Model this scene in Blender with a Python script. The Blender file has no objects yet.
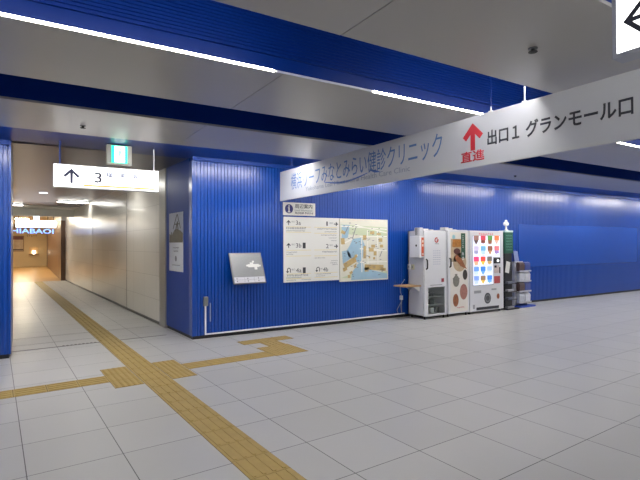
import bpy, bmesh, math, random
from mathutils import Vector, Matrix

random.seed(7)
scene = bpy.context.scene
COL = scene.collection
PI = math.pi
R = math.radians

# ------------------------------------------------------------------ camera
cam_data = bpy.data.cameras.new('camera')
cam_data.sensor_fit = 'HORIZONTAL'
cam_data.sensor_width = 36.0
cam_data.lens = 36.0 * 476.0 / 640.0
cam_data.clip_start = 0.05
cam_data.clip_end = 200
cam = bpy.data.objects.new('camera', cam_data)
COL.objects.link(cam)
yaw, pitch, roll = R(31.69), R(0.52), R(-0.25)
F = Vector((math.sin(yaw) * math.cos(pitch), math.cos(yaw) * math.cos(pitch), math.sin(pitch)))
Rt = Vector((math.cos(yaw), -math.sin(yaw), 0))
Up = Rt.cross(F)
R2 = Rt * math.cos(roll) + Up * math.sin(roll)
U2 = -Rt * math.sin(roll) + Up * math.cos(roll)
cam.matrix_world = Matrix((R2, U2, -F)).transposed().to_4x4()
cam.location = (0, 0, 1.518)
scene.camera = cam

# ------------------------------------------------------------------ world, exposure
world = bpy.data.worlds.new('world')
scene.world = world
world.use_nodes = True
world.node_tree.nodes['Background'].inputs[0].default_value = (0.35, 0.4, 0.5, 1)
world.node_tree.nodes['Background'].inputs[1].default_value = 0.05
vs = scene.view_settings
vs.view_transform = 'Standard'
vs.look = 'None'
vs.gamma = 1.0
vs.use_curve_mapping = False
vs.exposure = 0.5
LED = 17.0          # luminance of the ceiling LED strips
BATTEN = 13.0        # luminance of the corridor tubes

# ------------------------------------------------------------------ helpers
def lin(c):
    out = []
    for v in c:
        v = v / 255.0
        out.append(v / 12.92 if v <= 0.04045 else ((v + 0.055) / 1.055) ** 2.4)
    return (out[0], out[1], out[2], 1.0)

MATS = {}
def mat(name, col, rough=0.5, metal=0.0, emit=None, estr=1.0, var=0.06, vscale=6.0, coat=0.0, spec=0.5, crough=.16):
    if name in MATS:
        return MATS[name]
    m = bpy.data.materials.new(name)
    m.use_nodes = True
    nt = m.node_tree
    b = nt.nodes['Principled BSDF']
    b.inputs['Roughness'].default_value = rough
    b.inputs['Metallic'].default_value = metal
    b.inputs['Specular IOR Level'].default_value = spec
    b.inputs['Coat Weight'].default_value = coat
    b.inputs['Coat Roughness'].default_value = crough
    c = lin(col)
    if emit is None:
        tc = nt.nodes.new('ShaderNodeTexCoord')
        no = nt.nodes.new('ShaderNodeTexNoise')
        no.inputs['Scale'].default_value = vscale
        no.inputs['Detail'].default_value = 3
        nt.links.new(tc.outputs['Object'], no.inputs['Vector'])
        mx = nt.nodes.new('ShaderNodeMix')
        mx.data_type = 'RGBA'
        mx.inputs[6].default_value = tuple(v * (1 - var) for v in c[:3]) + (1,)
        mx.inputs[7].default_value = tuple(min(1, v * (1 + var)) for v in c[:3]) + (1,)
        nt.links.new(no.outputs[0], mx.inputs[0])
        nt.links.new(mx.outputs[2], b.inputs['Base Color'])
    else:
        b.inputs['Base Color'].default_value = c
        b.inputs['Emission Color'].default_value = lin(emit)
        b.inputs['Emission Strength'].default_value = estr
    MATS[name] = m
    return m

class MB:
    """collects simple shapes into one mesh"""
    def __init__(self):
        self.bm = bmesh.new()
    def face(self, pts):
        vs_ = [self.bm.verts.new(p) for p in pts]
        try:
            return self.bm.faces.new(vs_)
        except ValueError:
            return None
    def box(self, x0, y0, z0, x1, y1, z1):
        v = [self.bm.verts.new(p) for p in ((x0, y0, z0), (x1, y0, z0), (x1, y1, z0), (x0, y1, z0),
                                            (x0, y0, z1), (x1, y0, z1), (x1, y1, z1), (x0, y1, z1))]
        for q in ((3, 2, 1, 0), (4, 5, 6, 7), (0, 1, 5, 4), (1, 2, 6, 5), (2, 3, 7, 6), (3, 0, 4, 7)):
            self.bm.faces.new([v[i] for i in q])
        return self
    def rbox(self, x0, y0, z0, x1, y1, z1, r=0.01, seg=2):
        t = bmesh.new()
        mat_ = Matrix.Translation(((x0 + x1) / 2, (y0 + y1) / 2, (z0 + z1) / 2)) @ Matrix.Diagonal((x1 - x0, y1 - y0, z1 - z0, 1))
        bmesh.ops.create_cube(t, size=1.0, matrix=mat_)
        bmesh.ops.bevel(t, geom=t.edges[:], offset=r, segments=seg, affect='EDGES', profile=0.5)
        self.merge(t)
        return self
    def merge(self, t):
        me = bpy.data.meshes.new('tmp')
        t.to_mesh(me)
        t.free()
        self.bm.from_mesh(me)
        bpy.data.meshes.remove(me)
    def prism(self, poly, fn, a, b):
        """poly: 2D outline, fn(u, v, w) -> 3D, extruded in w from a to b"""
        A = [self.bm.verts.new(fn(u, v, a)) for u, v in poly]
        B = [self.bm.verts.new(fn(u, v, b)) for u, v in poly]
        n = len(poly)
        self.bm.faces.new(A)
        self.bm.faces.new(B[::-1])
        for i in range(n):
            self.bm.faces.new((A[i], B[i], B[(i + 1) % n], A[(i + 1) % n]))
        return self
    def plate(self, poly, y0, y1):
        """outline in x,z, thickness along y"""
        return self.prism(poly, lambda u, v, w: (u, w, v), y0, y1)
    def disc(self, x, z, r, y0, y1, n=28, rz=None):
        rz = rz or r
        return self.plate([(x + r * math.cos(2 * PI * i / n), z + rz * math.sin(2 * PI * i / n)) for i in range(n)], y0, y1)
    def ring(self, x, z, r0, r1, y0, y1, n=28, a0=0.0, a1=2 * PI):
        full = abs(a1 - a0 - 2 * PI) < 1e-6
        k = n if full else n
        for i in range(k):
            t0 = a0 + (a1 - a0) * i / k
            t1 = a0 + (a1 - a0) * (i + 1) / k
            self.plate([(x + r0 * math.cos(t0), z + r0 * math.sin(t0)), (x + r1 * math.cos(t0), z + r1 * math.sin(t0)),
                        (x + r1 * math.cos(t1), z + r1 * math.sin(t1)), (x + r0 * math.cos(t1), z + r0 * math.sin(t1))], y0, y1)
        return self
    def tube(self, pts, r, n=8):
        pts = [Vector(p) for p in pts]
        rings = []
        for i, p in enumerate(pts):
            d = (pts[min(i + 1, len(pts) - 1)] - pts[max(i - 1, 0)]).normalized()
            a = d.orthogonal().normalized() if i == 0 else (rings_a - d * rings_a.dot(d)).normalized()
            rings_a = a
            b = d.cross(a)
            rings.append([self.bm.verts.new(p + (a * math.cos(2 * PI * k / n) + b * math.sin(2 * PI * k / n)) * r) for k in range(n)])
        for s in range(len(rings) - 1):
            for k in range(n):
                self.bm.faces.new((rings[s][k], rings[s][(k + 1) % n], rings[s + 1][(k + 1) % n], rings[s + 1][k]))
        self.bm.faces.new(rings[0][::-1])
        self.bm.faces.new(rings[-1])
        return self
    def lathe(self, prof, x=0, y=0, n=20):
        rings = []
        for r, z in prof:
            rings.append([self.bm.verts.new((x + r * math.cos(2 * PI * k / n), y + r * math.sin(2 * PI * k / n), z)) for k in range(n)])
        for s in range(len(rings) - 1):
            for k in range(n):
                self.bm.faces.new((rings[s][k], rings[s][(k + 1) % n], rings[s + 1][(k + 1) % n], rings[s + 1][k]))
        self.bm.faces.new(rings[0][::-1])
        self.bm.faces.new(rings[-1])
        return self
    def xform(self, M):
        self.bm.transform(M)
        return self
    def build(self, name, m, parent=None, smooth=False, label=None):
        bmesh.ops.recalc_face_normals(self.bm, faces=self.bm.faces[:])
        me = bpy.data.meshes.new(name)
        self.bm.to_mesh(me)
        self.bm.free()
        if smooth:
            for p in me.polygons:
                p.use_smooth = True
        o = bpy.data.objects.new(name, me)
        COL.objects.link(o)
        me.materials.append(m)
        if parent is not None:
            o.parent = parent
        if label:
            o['label'] = label
        return o

def tag(o, label, cat, group=None, kind=None):
    o['label'] = label
    o['category'] = cat
    if group:
        o['group'] = group
    if kind:
        o['kind'] = kind
    return o

def struct(o, label, cat):
    return tag(o, label, cat, kind='structure')

def thing(name, label, cat, loc=(0, 0, 0), rz=0.0, group=None):
    o = bpy.data.objects.new(name, None)
    o.empty_display_size = 0.1
    COL.objects.link(o)
    o.location = loc
    o.rotation_euler = (0, 0, rz)
    return tag(o, label, cat, group)

def text_bm(body, x0, z0, x1, z1, y0, thick=0.0015, bold=0.0, tilt=0.0, slant=None):
    """a line of writing fitted into the box x0..x1, z0..z1 of a vertical face"""
    cu = bpy.data.curves.new('writing', 'FONT')
    cu.body = body
    cu.resolution_u = 2
    cu.offset = bold
    ob = bpy.data.objects.new('writing', cu)
    COL.objects.link(ob)
    dg = bpy.context.evaluated_depsgraph_get()
    dg.update()
    me = bpy.data.meshes.new_from_object(ob.evaluated_get(dg))
    bpy.data.objects.remove(ob)
    bpy.data.curves.remove(cu)
    b = MB()
    b.bm.from_mesh(me)
    bpy.data.meshes.remove(me)
    vs_ = b.bm.verts
    if not len(vs_):
        return b
    ax = min(v.co.x for v in vs_); bx = max(v.co.x for v in vs_)
    ay = min(v.co.y for v in vs_); by = max(v.co.y for v in vs_)
    for v in vs_:
        u = (v.co.x - ax) / max(1e-6, bx - ax)
        w = (v.co.y - ay) / max(1e-6, by - ay)
        v.co = (x0 + u * (x1 - x0), y0, z0 + w * (z1 - z0) + tilt * u)
    if thick:
        r = bmesh.ops.extrude_face_region(b.bm, geom=b.bm.faces[:])
        for g in r['geom']:
            if isinstance(g, bmesh.types.BMVert):
                g.co.y -= thick
    return b

def arrow_up(b, x, z0, z1, w, t, y0, y1):
    """up arrow: shaft and chevron head, stroke t, head width w"""
    h = w / 2
    q = t * .75
    right = [(h, z1 - h), (h - q, z1 - h - q), (t / 2, z1 - 2 * q - t / 2), (t / 2, z0)]
    out = [(0, z1)] + right + [(-u, v) for u, v in right[::-1]]
    A = [(x + u, v) for u, v in out]
    # concave outline: build as triangulated pieces sharing edges
    b.plate([(x, z1), (x + h, z1 - h), (x + h - q, z1 - h - q), (x, z1 - 2 * q)], y0, y1)
    b.plate([(x, z1), (x, z1 - 2 * q), (x - h + q, z1 - h - q), (x - h, z1 - h)], y0, y1)
    b.plate([(x - t / 2, z0), (x + t / 2, z0), (x + t / 2, z1 - 2 * q - t / 2), (x, z1 - 2 * q), (x - t / 2, z1 - 2 * q - t / 2)], y0, y1)
    return b

def blobs(b, x0, x1, z, h, y0, y1, pitch=None, seed=0):
    """a line of writing too small to read: short strokes"""
    rd = random.Random(seed)
    x = x0
    pitch = pitch or h
    while x < x1 - pitch * .5:
        w = pitch * rd.uniform(.55, .8)
        k = rd.randint(0, 2)
        if k == 0:
            b.box(x, y0, z, x + w, y1, z + h * .3); b.box(x, y0, z + h * .6, x + w, y1, z + h * .85); b.box(x + w * .4, y0, z + h * .3, x + w * .6, y1, z + h)
        elif k == 1:
            b.box(x, y0, z, x + w * .25, y1, z + h); b.box(x + w * .4, y0, z + h * .5, x + w, y1, z + h * .75); b.box(x + w * .4, y0, z, x + w, y1, z + h * .25)
        else:
            b.box(x, y0, z + h * .7, x + w, y1, z + h); b.box(x + w * .35, y0, z, x + w * .6, y1, z + h * .7)
        x += pitch
    return b

# ------------------------------------------------------------------ materials of the shell
blue = mat('blue_enamel_steel', (2, 66, 156), rough=0.30, var=0.05, vscale=1.5, spec=0.35, coat=.5, crough=.21)
blue_smooth = mat('blue_smooth_steel', (2, 60, 146), rough=0.45, var=0.05, vscale=1.5, spec=0.35)
blue_ceil = mat('blue_ceiling_steel', (5, 48, 128), rough=0.36, var=0.05, vscale=2, spec=.3)
black = mat('black_skirting', (20, 20, 24), rough=0.5)
panel_grey = mat('light_grey_ceiling_panel', (176, 174, 169), rough=0.32, var=0.02, vscale=.8)
steel = mat('brushed_steel', (170, 168, 165), rough=0.35, metal=0.7)
white_plastic = mat('white_plastic', (225, 226, 228), rough=0.45, var=.02)
off_white = mat('off_white_paint', (214, 212, 206), rough=0.4, var=.02)
dark = mat('dark_rubber', (28, 28, 30), rough=0.6)
grey = mat('grey_plastic', (120, 122, 124), rough=0.45)
led_on = mat('lit_led_diffuser', (240, 240, 240), emit=(255, 251, 246), estr=LED)
led_off = mat('unlit_led_diffuser', (214, 218, 226), rough=0.4)

def floor_material():
    m = bpy.data.materials.new('grey_floor_tile')
    m.use_nodes = True
    nt = m.node_tree
    N, L = nt.nodes, nt.links
    b = N['Principled BSDF']
    tc = N.new('ShaderNodeTexCoord')
    mp = N.new('ShaderNodeMapping')
    mp.inputs['Rotation'].default_value = (0, 0, R(-2.69))
    L.new(tc.outputs['Object'], mp.inputs['Vector'])
    sp = N.new('ShaderNodeSeparateXYZ')
    L.new(mp.outputs['Vector'], sp.inputs[0])
    def math_(op, a, bb=None, c=None):
        n = N.new('ShaderNodeMath'); n.operation = op
        for i, v in enumerate((a, bb, c)):
            if v is None: continue
            if isinstance(v, (int, float)): n.inputs[i].default_value = v
            else: L.new(v, n.inputs[i])
        return n.outputs[0]
    def axis(out, off):
        t = math_('DIVIDE', math_('SUBTRACT', out, off), 0.6)
        d = math_('MULTIPLY', math_('PINGPONG', t, 0.5), 0.6)      # metres to the nearest joint
        return t, d
    tx, dx = axis(sp.outputs['X'], 0.178)
    ty, dy = axis(sp.outputs['Y'], 0.087)
    d = math_('MINIMUM', dx, dy)
    joint = math_('LESS_THAN', d, 0.0032)
    cx = N.new('ShaderNodeCombineXYZ')
    L.new(math_('FLOOR', tx), cx.inputs[0]); L.new(math_('FLOOR', ty), cx.inputs[1])
    wn = N.new('ShaderNodeTexWhiteNoise'); wn.noise_dimensions = '2D'
    L.new(cx.outputs[0], wn.inputs['Vector'])
    no = N.new('ShaderNodeTexNoise'); no.inputs['Scale'].default_value = 0.9; no.inputs['Detail'].default_value = 6
    L.new(mp.outputs['Vector'], no.inputs['Vector'])
    fine = N.new('ShaderNodeTexNoise'); fine.inputs['Scale'].default_value = 140; fine.inputs['Detail'].default_value = 2
    L.new(mp.outputs['Vector'], fine.inputs['Vector'])
    val = math_('ADD', math_('MULTIPLY', wn.outputs['Value'], 0.07), math_('ADD', math_('MULTIPLY', no.outputs[0], 0.16), math_('MULTIPLY', fine.outputs[0], 0.07)))
    val = math_('ADD', val, 0.86)
    mx = N.new('ShaderNodeMix'); mx.data_type = 'RGBA'; mx.blend_type = 'MULTIPLY'
    mx.inputs[0].default_value = 1.0
    mx.inputs[6].default_value = lin((186, 185, 182))
    L.new(val, mx.inputs[7])
    m2 = N.new('ShaderNodeMix'); m2.data_type = 'RGBA'
    L.new(joint, m2.inputs[0]); L.new(mx.outputs[2], m2.inputs[6])
    m2.inputs[7].default_value = lin((70, 70, 70))
    L.new(m2.outputs[2], b.inputs['Base Color'])
    L.new(math_('ADD', math_('MULTIPLY', no.outputs[0], 0.14), 0.30), b.inputs['Roughness'])
    bp = N.new('ShaderNodeBump'); bp.inputs['Strength'].default_value = 0.06; bp.inputs['Distance'].default_value = 0.002
    L.new(fine.outputs[0], bp.inputs['Height']); L.new(bp.outputs[0], b.inputs['Normal'])
    return m

def wall_tile_material():
    m = bpy.data.materials.new('white_glazed_wall_tile')
    m.use_nodes = True
    nt = m.node_tree
    N, L = nt.nodes, nt.links
    b = N['Principled BSDF']
    tc = N.new('ShaderNodeTexCoord')
    sp = N.new('ShaderNodeSeparateXYZ'); L.new(tc.outputs['Object'], sp.inputs[0])
    cx = N.new('ShaderNodeCombineXYZ')
    L.new(sp.outputs['Y'], cx.inputs[0]); L.new(sp.outputs['Z'], cx.inputs[1])
    br = N.new('ShaderNodeTexBrick')
    br.offset = 0.0
    br.inputs['Scale'].default_value = 1.0
    br.inputs['Brick Width'].default_value = 0.92
    br.inputs['Row Height'].default_value = 0.46
    br.inputs['Mortar Size'].default_value = 0.004
    br.inputs['Color1'].default_value = lin((236, 232, 222))
    br.inputs['Color2'].default_value = lin((231, 227, 217))
    br.inputs['Mortar'].default_value = lin((205, 200, 190))
    L.new(cx.outputs[0], br.inputs['Vector'])
    L.new(br.outputs['Color'], b.inputs['Base Color'])
    b.inputs['Roughness'].default_value = 0.26
    b.inputs['Coat Weight'].default_value = 0.1
    return m

def wood_material(name, c1, c2, scale=3.0, rough=0.35, axis='Z'):
    m = bpy.data.materials.new(name)
    m.use_nodes = True
    nt = m.node_tree
    N, L = nt.nodes, nt.links
    b = N['Principled BSDF']
    tc = N.new('ShaderNodeTexCoord')
    mp = N.new('ShaderNodeMapping')
    mp.inputs['Scale'].default_value = (scale, scale, scale * .12) if axis == 'Z' else (scale * .12, scale, scale)
    L.new(tc.outputs['Object'], mp.inputs[0])
    no = N.new('ShaderNodeTexNoise'); no.inputs['Scale'].default_value = 3; no.inputs['Detail'].default_value = 8
    L.new(mp.outputs[0], no.inputs['Vector'])
    cr = N.new('ShaderNodeValToRGB')
    cr.color_ramp.elements[0].position = .3; cr.color_ramp.elements[0].color = lin(c1)
    cr.color_ramp.elements[1].position = .75; cr.color_ramp.elements[1].color = lin(c2)
    L.new(no.outputs[0], cr.inputs[0]); L.new(cr.outputs[0], b.inputs['Base Color'])
    b.inputs['Roughness'].default_value = rough
    return m

# ------------------------------------------------------------------ frames
YW = 7.55                      # face of the main blue wall
XL, XR, YB = -7.0, 22.0, -6.4  # left end, right end and back of the hall
AG = R(2.69)                   # floor grid is turned against the blue wall
def grid(gx, gy, z=0.0):
    return Vector((gx * math.cos(AG) - gy * math.sin(AG), gx * math.sin(AG) + gy * math.cos(AG), z))
AC = R(2.95)
CE = Vector((math.cos(AC), math.sin(AC), 0)); CD = Vector((-math.sin(AC), math.cos(AC), 0))
C0 = Vector((2.255, 7.70, 0))  # right corner of the corridor mouth
def corr(s, t, z=0.0):         # s across the corridor (0 = right wall), t along it
    return C0 + CE * s + CD * t + Vector((0, 0, z))
MC = Matrix.Translation(C0) @ Matrix.Rotation(AC, 4, 'Z')      # corridor frame: x across, y along

# ------------------------------------------------------------------ floor
b = MB().box(XL, YB, -0.1, XR, 7.72, 0)
b.face([(-1.6, 7.72, 0), (2.6, 7.72, 0), (1.7, 23.3, 0), (-2.6, 23.3, 0)])
struct(b.build('floor', floor_material()), 'light grey square tiled floor of the concourse and passage', 'floor')
wood_floor = wood_material('honey_brown_floor', (168, 130, 76), (188, 150, 96), 1.2, 0.3, 'X')
b = MB().box(-6, 23.3, -0.1, 1.6, 40.3, 0.0)
struct(b.build('floor', wood_floor), 'honey brown floor of the far room past the passage', 'floor')

# ------------------------------------------------------------------ main blue wall with vertical ribs
def ribs_x(b, x0, x1, yf, z0, z1, yb, pitch=0.058, depth=0.010, flat=0.66):
    prof = [(x0, yf)]
    n = max(1, int(round((x1 - x0) / pitch)))
    p = (x1 - x0) / n
    for i in range(n):
        a = x0 + i * p
        prof += [(a + p * flat, yf), (a + p * (flat + .08), yf + depth), (a + p * .92, yf + depth), (a + p, yf)]
    A = [b.bm.verts.new((x, y, z0)) for x, y in prof]
    B = [b.bm.verts.new((x, y, z1)) for x, y in prof]
    for i in range(len(prof) - 1):
        b.bm.faces.new((A[i], A[i + 1], B[i + 1], B[i]))
    c = [b.bm.verts.new(v) for v in ((x0, yb, z0), (x1, yb, z0), (x1, yb, z1), (x0, yb, z1))]
    b.bm.faces.new((c[1], c[0], c[3], c[2]))
    b.bm.faces.new((c[0], A[0], B[0], c[3]))
    b.bm.faces.new((A[-1], c[1], c[2], B[-1]))

b = MB()
ribs_x(b, 2.285, XR, YW + .004, 0.055, 2.87, YW + .25)
b.box(2.255, YW - .004, 0.055, 2.285, YW + .25, 2.87)
struct(b.build('wall_back', blue), 'long bright blue ribbed metal wall', 'wall')
b = MB().box(2.27, YW + .025, 0.0, XR, YW + .2, 0.055)
struct(b.build('baseboard_back', black), 'black recessed skirting under the long blue wall', 'skirting')
# smooth side of the corner, along the passage
b = MB()
b.box(0, 0.0, 0.055, 0.22, 1.22, 2.93)
b.xform(MC)
struct(b.build('wall_corner', blue_smooth), 'smooth blue side face of the wall corner', 'wall')
b = MB().box(0.015, -.1, 0, 0.2, 1.22, 0.055).xform(MC)
struct(b.build('baseboard_corner', black), 'black skirting below the blue corner face', 'skirting')
# left pier
b = MB()
ribs_x(b, XL, -0.20, 7.66, 0.06, 2.87, 7.9)
b.box(-0.20, 7.656, 0.06, -0.175, 7.9, 2.93)
b.box(-0.24, 7.9, 0.06, -0.175, 8.9, 2.93)
struct(b.build('wall_left', blue), 'blue ribbed metal wall left of the passage', 'wall')
b = MB().box(XL, 7.685, 0, -0.195, 7.88, 0.06).box(-0.23, 7.88, 0, -0.19, 8.9, .06)
struct(b.build('baseboard_left', black), 'black skirting under the left blue wall', 'skirting')

# passage: steel jamb and white tiled walls
b = MB().box(-0.02, 1.22, 0, 0.2, 1.60, 2.93).xform(MC)
struct(b.build('trim_1', steel), 'grey steel jamb between blue corner and white tiled wall', 'jamb')
tile_m = wall_tile_material()
o = MB().box(0.0, 1.60, 0.0, 0.2, 15.7, 2.93).build('wall_right', tile_m)
o.matrix_world = MC
struct(o, 'white glazed tile wall on the right of the passage', 'wall')
b = MB().box(-0.004, 4.33, 0.0, 0.0, 4.342, 2.75).box(-0.004, 8.9, 0.0, 0.0, 8.91, 2.75).xform(MC)
struct(b.build('trim_2', mat('dark_joint', (92, 88, 82))), 'thin dark vertical joints in the white tiled wall', 'joint')
b = MB().box(-0.012, 1.6, 0.0, 0.0, 15.7, 0.05).xform(MC)
struct(b.build('baseboard_right', mat('grey_skirting', (104, 102, 98))), 'low grey skirting under the white tiled wall', 'skirting')
o = MB().box(-2.58, 1.25, 0.0, -2.42, 15.7, 2.93).build('wall_passage_left', tile_m)
o.matrix_world = MC
struct(o, 'tiled wall on the left of the passage', 'wall')
b = MB().box(-2.42, 1.25, 0.0, -2.405, 15.7, 0.06).xform(MC)  # shadow line at the wall foot, drawn as a black strip
struct(b.build('shade_strip_passage_left', black), 'black strip standing in for the shade along the foot of the left passage wall', 'skirting')

# far room
beige = mat('beige_wall', (186, 164, 126), rough=.5, var=.04)
struct(MB().box(-6, 40.0, 0, 1.6, 40.2, 3.0).build('wall_far', beige), 'beige end wall of the far room', 'wall')
wood_wall = wood_material('brown_wood_wall', (88, 62, 44), (118, 88, 66), 1.5)
b = MB()
for i in range(9):
    y = 23.35 + i * 1.85
    b.box(1.28, y, 0, 1.5, y + 1.83, 2.6)
struct(b.build('wall_far_right', wood_wall), 'brown wood panelled wall on the right of the far room', 'wall')
struct(MB().box(1.28, 23.3, 2.6, 1.5, 40.0, 3.0).build('wall_far_upper', off_white), 'pale bulkhead above the brown wood wall', 'wall')
struct(MB().box(-6.2, 23.3, 0, -6.0, 40.2, 3.0).build('wall_far_left', beige), 'beige left wall of the far room', 'wall')
struct(MB().box(-6.2, 23.2, 0, -1.5, 23.3, 3.0).build('wall_far_front', beige), 'beige wall beside the end of the passage', 'wall')
passage_ceil = mat('blue_grey_passage_ceiling', (44, 47, 76), rough=.3)
b = MB().box(-2.6, 0.05, 2.93, 0.2, 11.9, 3.02).xform(MC)
struct(b.build('ceiling', passage_ceil), 'dark blue grey ceiling of the passage', 'ceiling')
b = MB().box(-2.6, 11.9, 2.90, 0.2, 13.0, 3.02).xform(MC)  # lit stretch of ceiling, its brightness put into the pale colour
struct(b.build('ceiling', off_white), 'ceiling band across the passage coloured pale for the light on it', 'ceiling')
b = MB().box(-2.6, 13.0, 2.93, 0.2, 15.7, 3.02).xform(MC)
struct(b.build('ceiling', passage_ceil), 'blue grey ceiling at the far end of the passage', 'ceiling')
b = MB().box(-2.42, 13.0, 2.62, 0.0, 13.2, 2.93).xform(MC)
struct(b.build('trim_3', off_white), 'pale bulkhead hanging across the passage ceiling', 'bulkhead')
struct(MB().box(-6.2, 23.3, 3.0, 1.6, 40.2, 3.1).build('ceiling', off_white), 'pale ceiling of the far room', 'ceiling')

# ------------------------------------------------------------------ hall ceiling: grey panels, blue slots between them
ZC, ZT = 2.86, 2.882
SEAM0, SEAMP = 1.72, 3.5
def panel_row(y0, y1, label):
    b = MB()
    xs = [XL]
    k = -3
    while SEAM0 + k * SEAMP < XR - .1:
        if SEAM0 + k * SEAMP > XL + .1:
            xs.append(SEAM0 + k * SEAMP)
        k += 1
    xs.append(XR)
    for a, c in zip(xs[:-1], xs[1:]):
        b.box(a + .004, y0, ZC, c - .004, y1, ZT)
    b.box(XL, y0 + .01, ZT - .01, XR, y1 - .01, ZT + .02)
    return struct(b.build('ceiling', panel_grey), label, 'ceiling')

panel_row(5.20, 6.42, 'narrow pale grey ceiling panel row nearest the blue wall')
panel_row(3.33, 4.45, 'pale grey ceiling panel row with the visible LED edge')
panel_row(1.42, 2.52, 'pale grey ceiling panel row above the hanging clinic banner')
panel_row(-1.2, 0.55, 'pale grey ceiling panel row over the camera')
panel_row(-4.3, -2.1, 'pale grey ceiling panel row behind the camera')
panel_row(YB, -5.2, 'pale grey ceiling panel row at the back of the hall')

def ribs_z(b, y, z0, z1, yb, pitch=0.026, depth=0.009):
    n = int(round((z1 - z0) / pitch))
    p = (z1 - z0) / n
    prof = [(y, z0)]
    for i in range(n):
        a = z0 + i * p
        prof += [(y, a + p * .6), (y + depth, a + p * .68), (y + depth, a + p * .92), (y, a + p)]
    A = [b.bm.verts.new((XL, u, v)) for u, v in prof]
    B = [b.bm.verts.new((XR, u, v)) for u, v in prof]
    for i in range(len(prof) - 1):
        b.bm.faces.new((A[i], B[i], B[i + 1], A[i + 1]))

def slot(y0, y1, ztop, label, ribbed=True):
    """blue recess between two ceiling panels, open below"""
    b = MB()
    b.box(XL, y0 - .06, ZT + .02, XR, y0 - .01, ztop)            # near side
    if ribbed:
        b.box(XL, y1 + .02, ZT, XR, y1 + .06, ztop)
        b.box(XL, y1, ZT, XR, y1 + .02, 2.985)                   # smooth lower band
        b.box(XL, y1 - .02, 2.985, XR, y1 + .02, 3.0)            # little ledge
        ribs_z(b, y1 + .005, 3.0, ztop, y1 + .06)
    else:
        b.box(XL, y1, ZT, XR, y1 + .06, ztop)
    b.box(XL, y0 - .06, ztop, XR, y1 + .06, ztop + .05)          # roof
    return struct(b.build('trim_4', blue_ceil), label, 'ceiling slot')

slot(2.52, 3.33, 3.46, 'blue ribbed light slot between the grey ceiling panels')
slot(4.45, 5.20, 3.20, 'dark blue recess between grey ceiling panels', False)
slot(0.55, 1.42, 3.46, 'blue slot in the ceiling at the top right', True)
slot(-2.1, -1.2, 3.46, 'blue light slot behind the camera')
slot(-5.2, -4.3, 3.46, 'blue light slot at the back of the hall')

# blue soffit along the wall
b = MB().box(XL, 6.40, 2.93, XR, YW + .2, 2.98)
struct(b.build('ceiling', blue_ceil), 'blue soffit strip along the top of the blue wall', 'ceiling')
b = MB().box(2.26, YW - .045, 2.87, XR, YW + .1, 2.93)
b.box(XL, 7.60, 2.87, -0.19, 7.75, 2.93)
struct(b.build('trim_5', blue_smooth), 'narrow blue cornice at the top of the blue wall', 'cornice')

# rest of the hall behind the camera
pale = mat('pale_hall_wall', (196, 196, 194), rough=.4)
struct(MB().box(XL, YB - .1, 0, XR, YB, 3.5).build('wall_front', blue_smooth), 'blue wall of the hall behind the camera', 'wall')
struct(MB().box(XL - .1, YB - .1, 0, XL, 7.9, 3.5).build('wall_west', pale), 'pale end wall of the hall on the left', 'wall')
struct(MB().box(XR, YB - .1, 0, XR + .1, 7.9, 3.5).build('wall_east', pale), 'pale end wall of the hall on the right', 'wall')

# ------------------------------------------------------------------ LED strips on the panel edges
led_cove = mat('lit_cove_diffuser', (240, 240, 240), emit=(255, 251, 246), estr=LED * 2.1)
def led_line(y, face, segs, where, z0=2.864, z1=2.918, th=.022, arm=False, lamp=None):
    """face -1: light towards -y, +1: towards +y"""
    for i, (a, c, on) in enumerate(segs):
        y0, y1 = (y - th, y) if face < 0 else (y, y + th)
        t = thing('led_strip', '', 'light', ((a + c) / 2, y, z0), 0, 'LED strips on the ceiling panel edges')
        b = MB().box(a - (a + c) / 2 + .01, y0 - y, 0, c - (a + c) / 2 - .01, y1 - y, z1 - z0)
        b.build('diffuser', (lamp or led_on) if on else led_off, t)
        b = MB().box(a - (a + c) / 2 + .01, y0 - y, z1 - z0, c - (a + c) / 2 - .01, y1 - y, z1 - z0 + .012)
        if arm:
            for xx in (-.8, .8):
                b.box(xx - .01, -.15, z1 - z0, xx + .01, .09, z1 - z0 + .012)
        b.build('housing', blue_ceil, t)
        t['label'] = ('lit white LED strip ' if on else 'unlit LED strip ') + where + ', ' + segs_name(i, segs)

ORD = ['first', 'second', 'third', 'fourth', 'fifth', 'sixth', 'seventh', 'eighth', 'ninth', 'tenth', 'eleventh', 'twelfth', 'thirteenth', 'fourteenth', 'fifteenth', 'sixteenth', 'seventeenth']
def segs_name(i, segs):
    return ORD[i] + ' from left'
def segments(on0, on_len, gap, x0=XL, x1=XR, with_gaps=True):
    out = []
    k = -6
    while True:
        a = on0 + k * (on_len + gap)
        if a > x1: break
        c = a + on_len
        lo, hi = max(a, x0 + .02), min(c, x1 - .02)
        if hi - lo > .1: out.append((lo, hi, True))
        lo, hi = max(c, x0 + .02), min(c + gap, x1 - .02)
        if with_gaps and hi - lo > .1: out.append((lo, hi, False))
        k += 1
    return out

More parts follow.
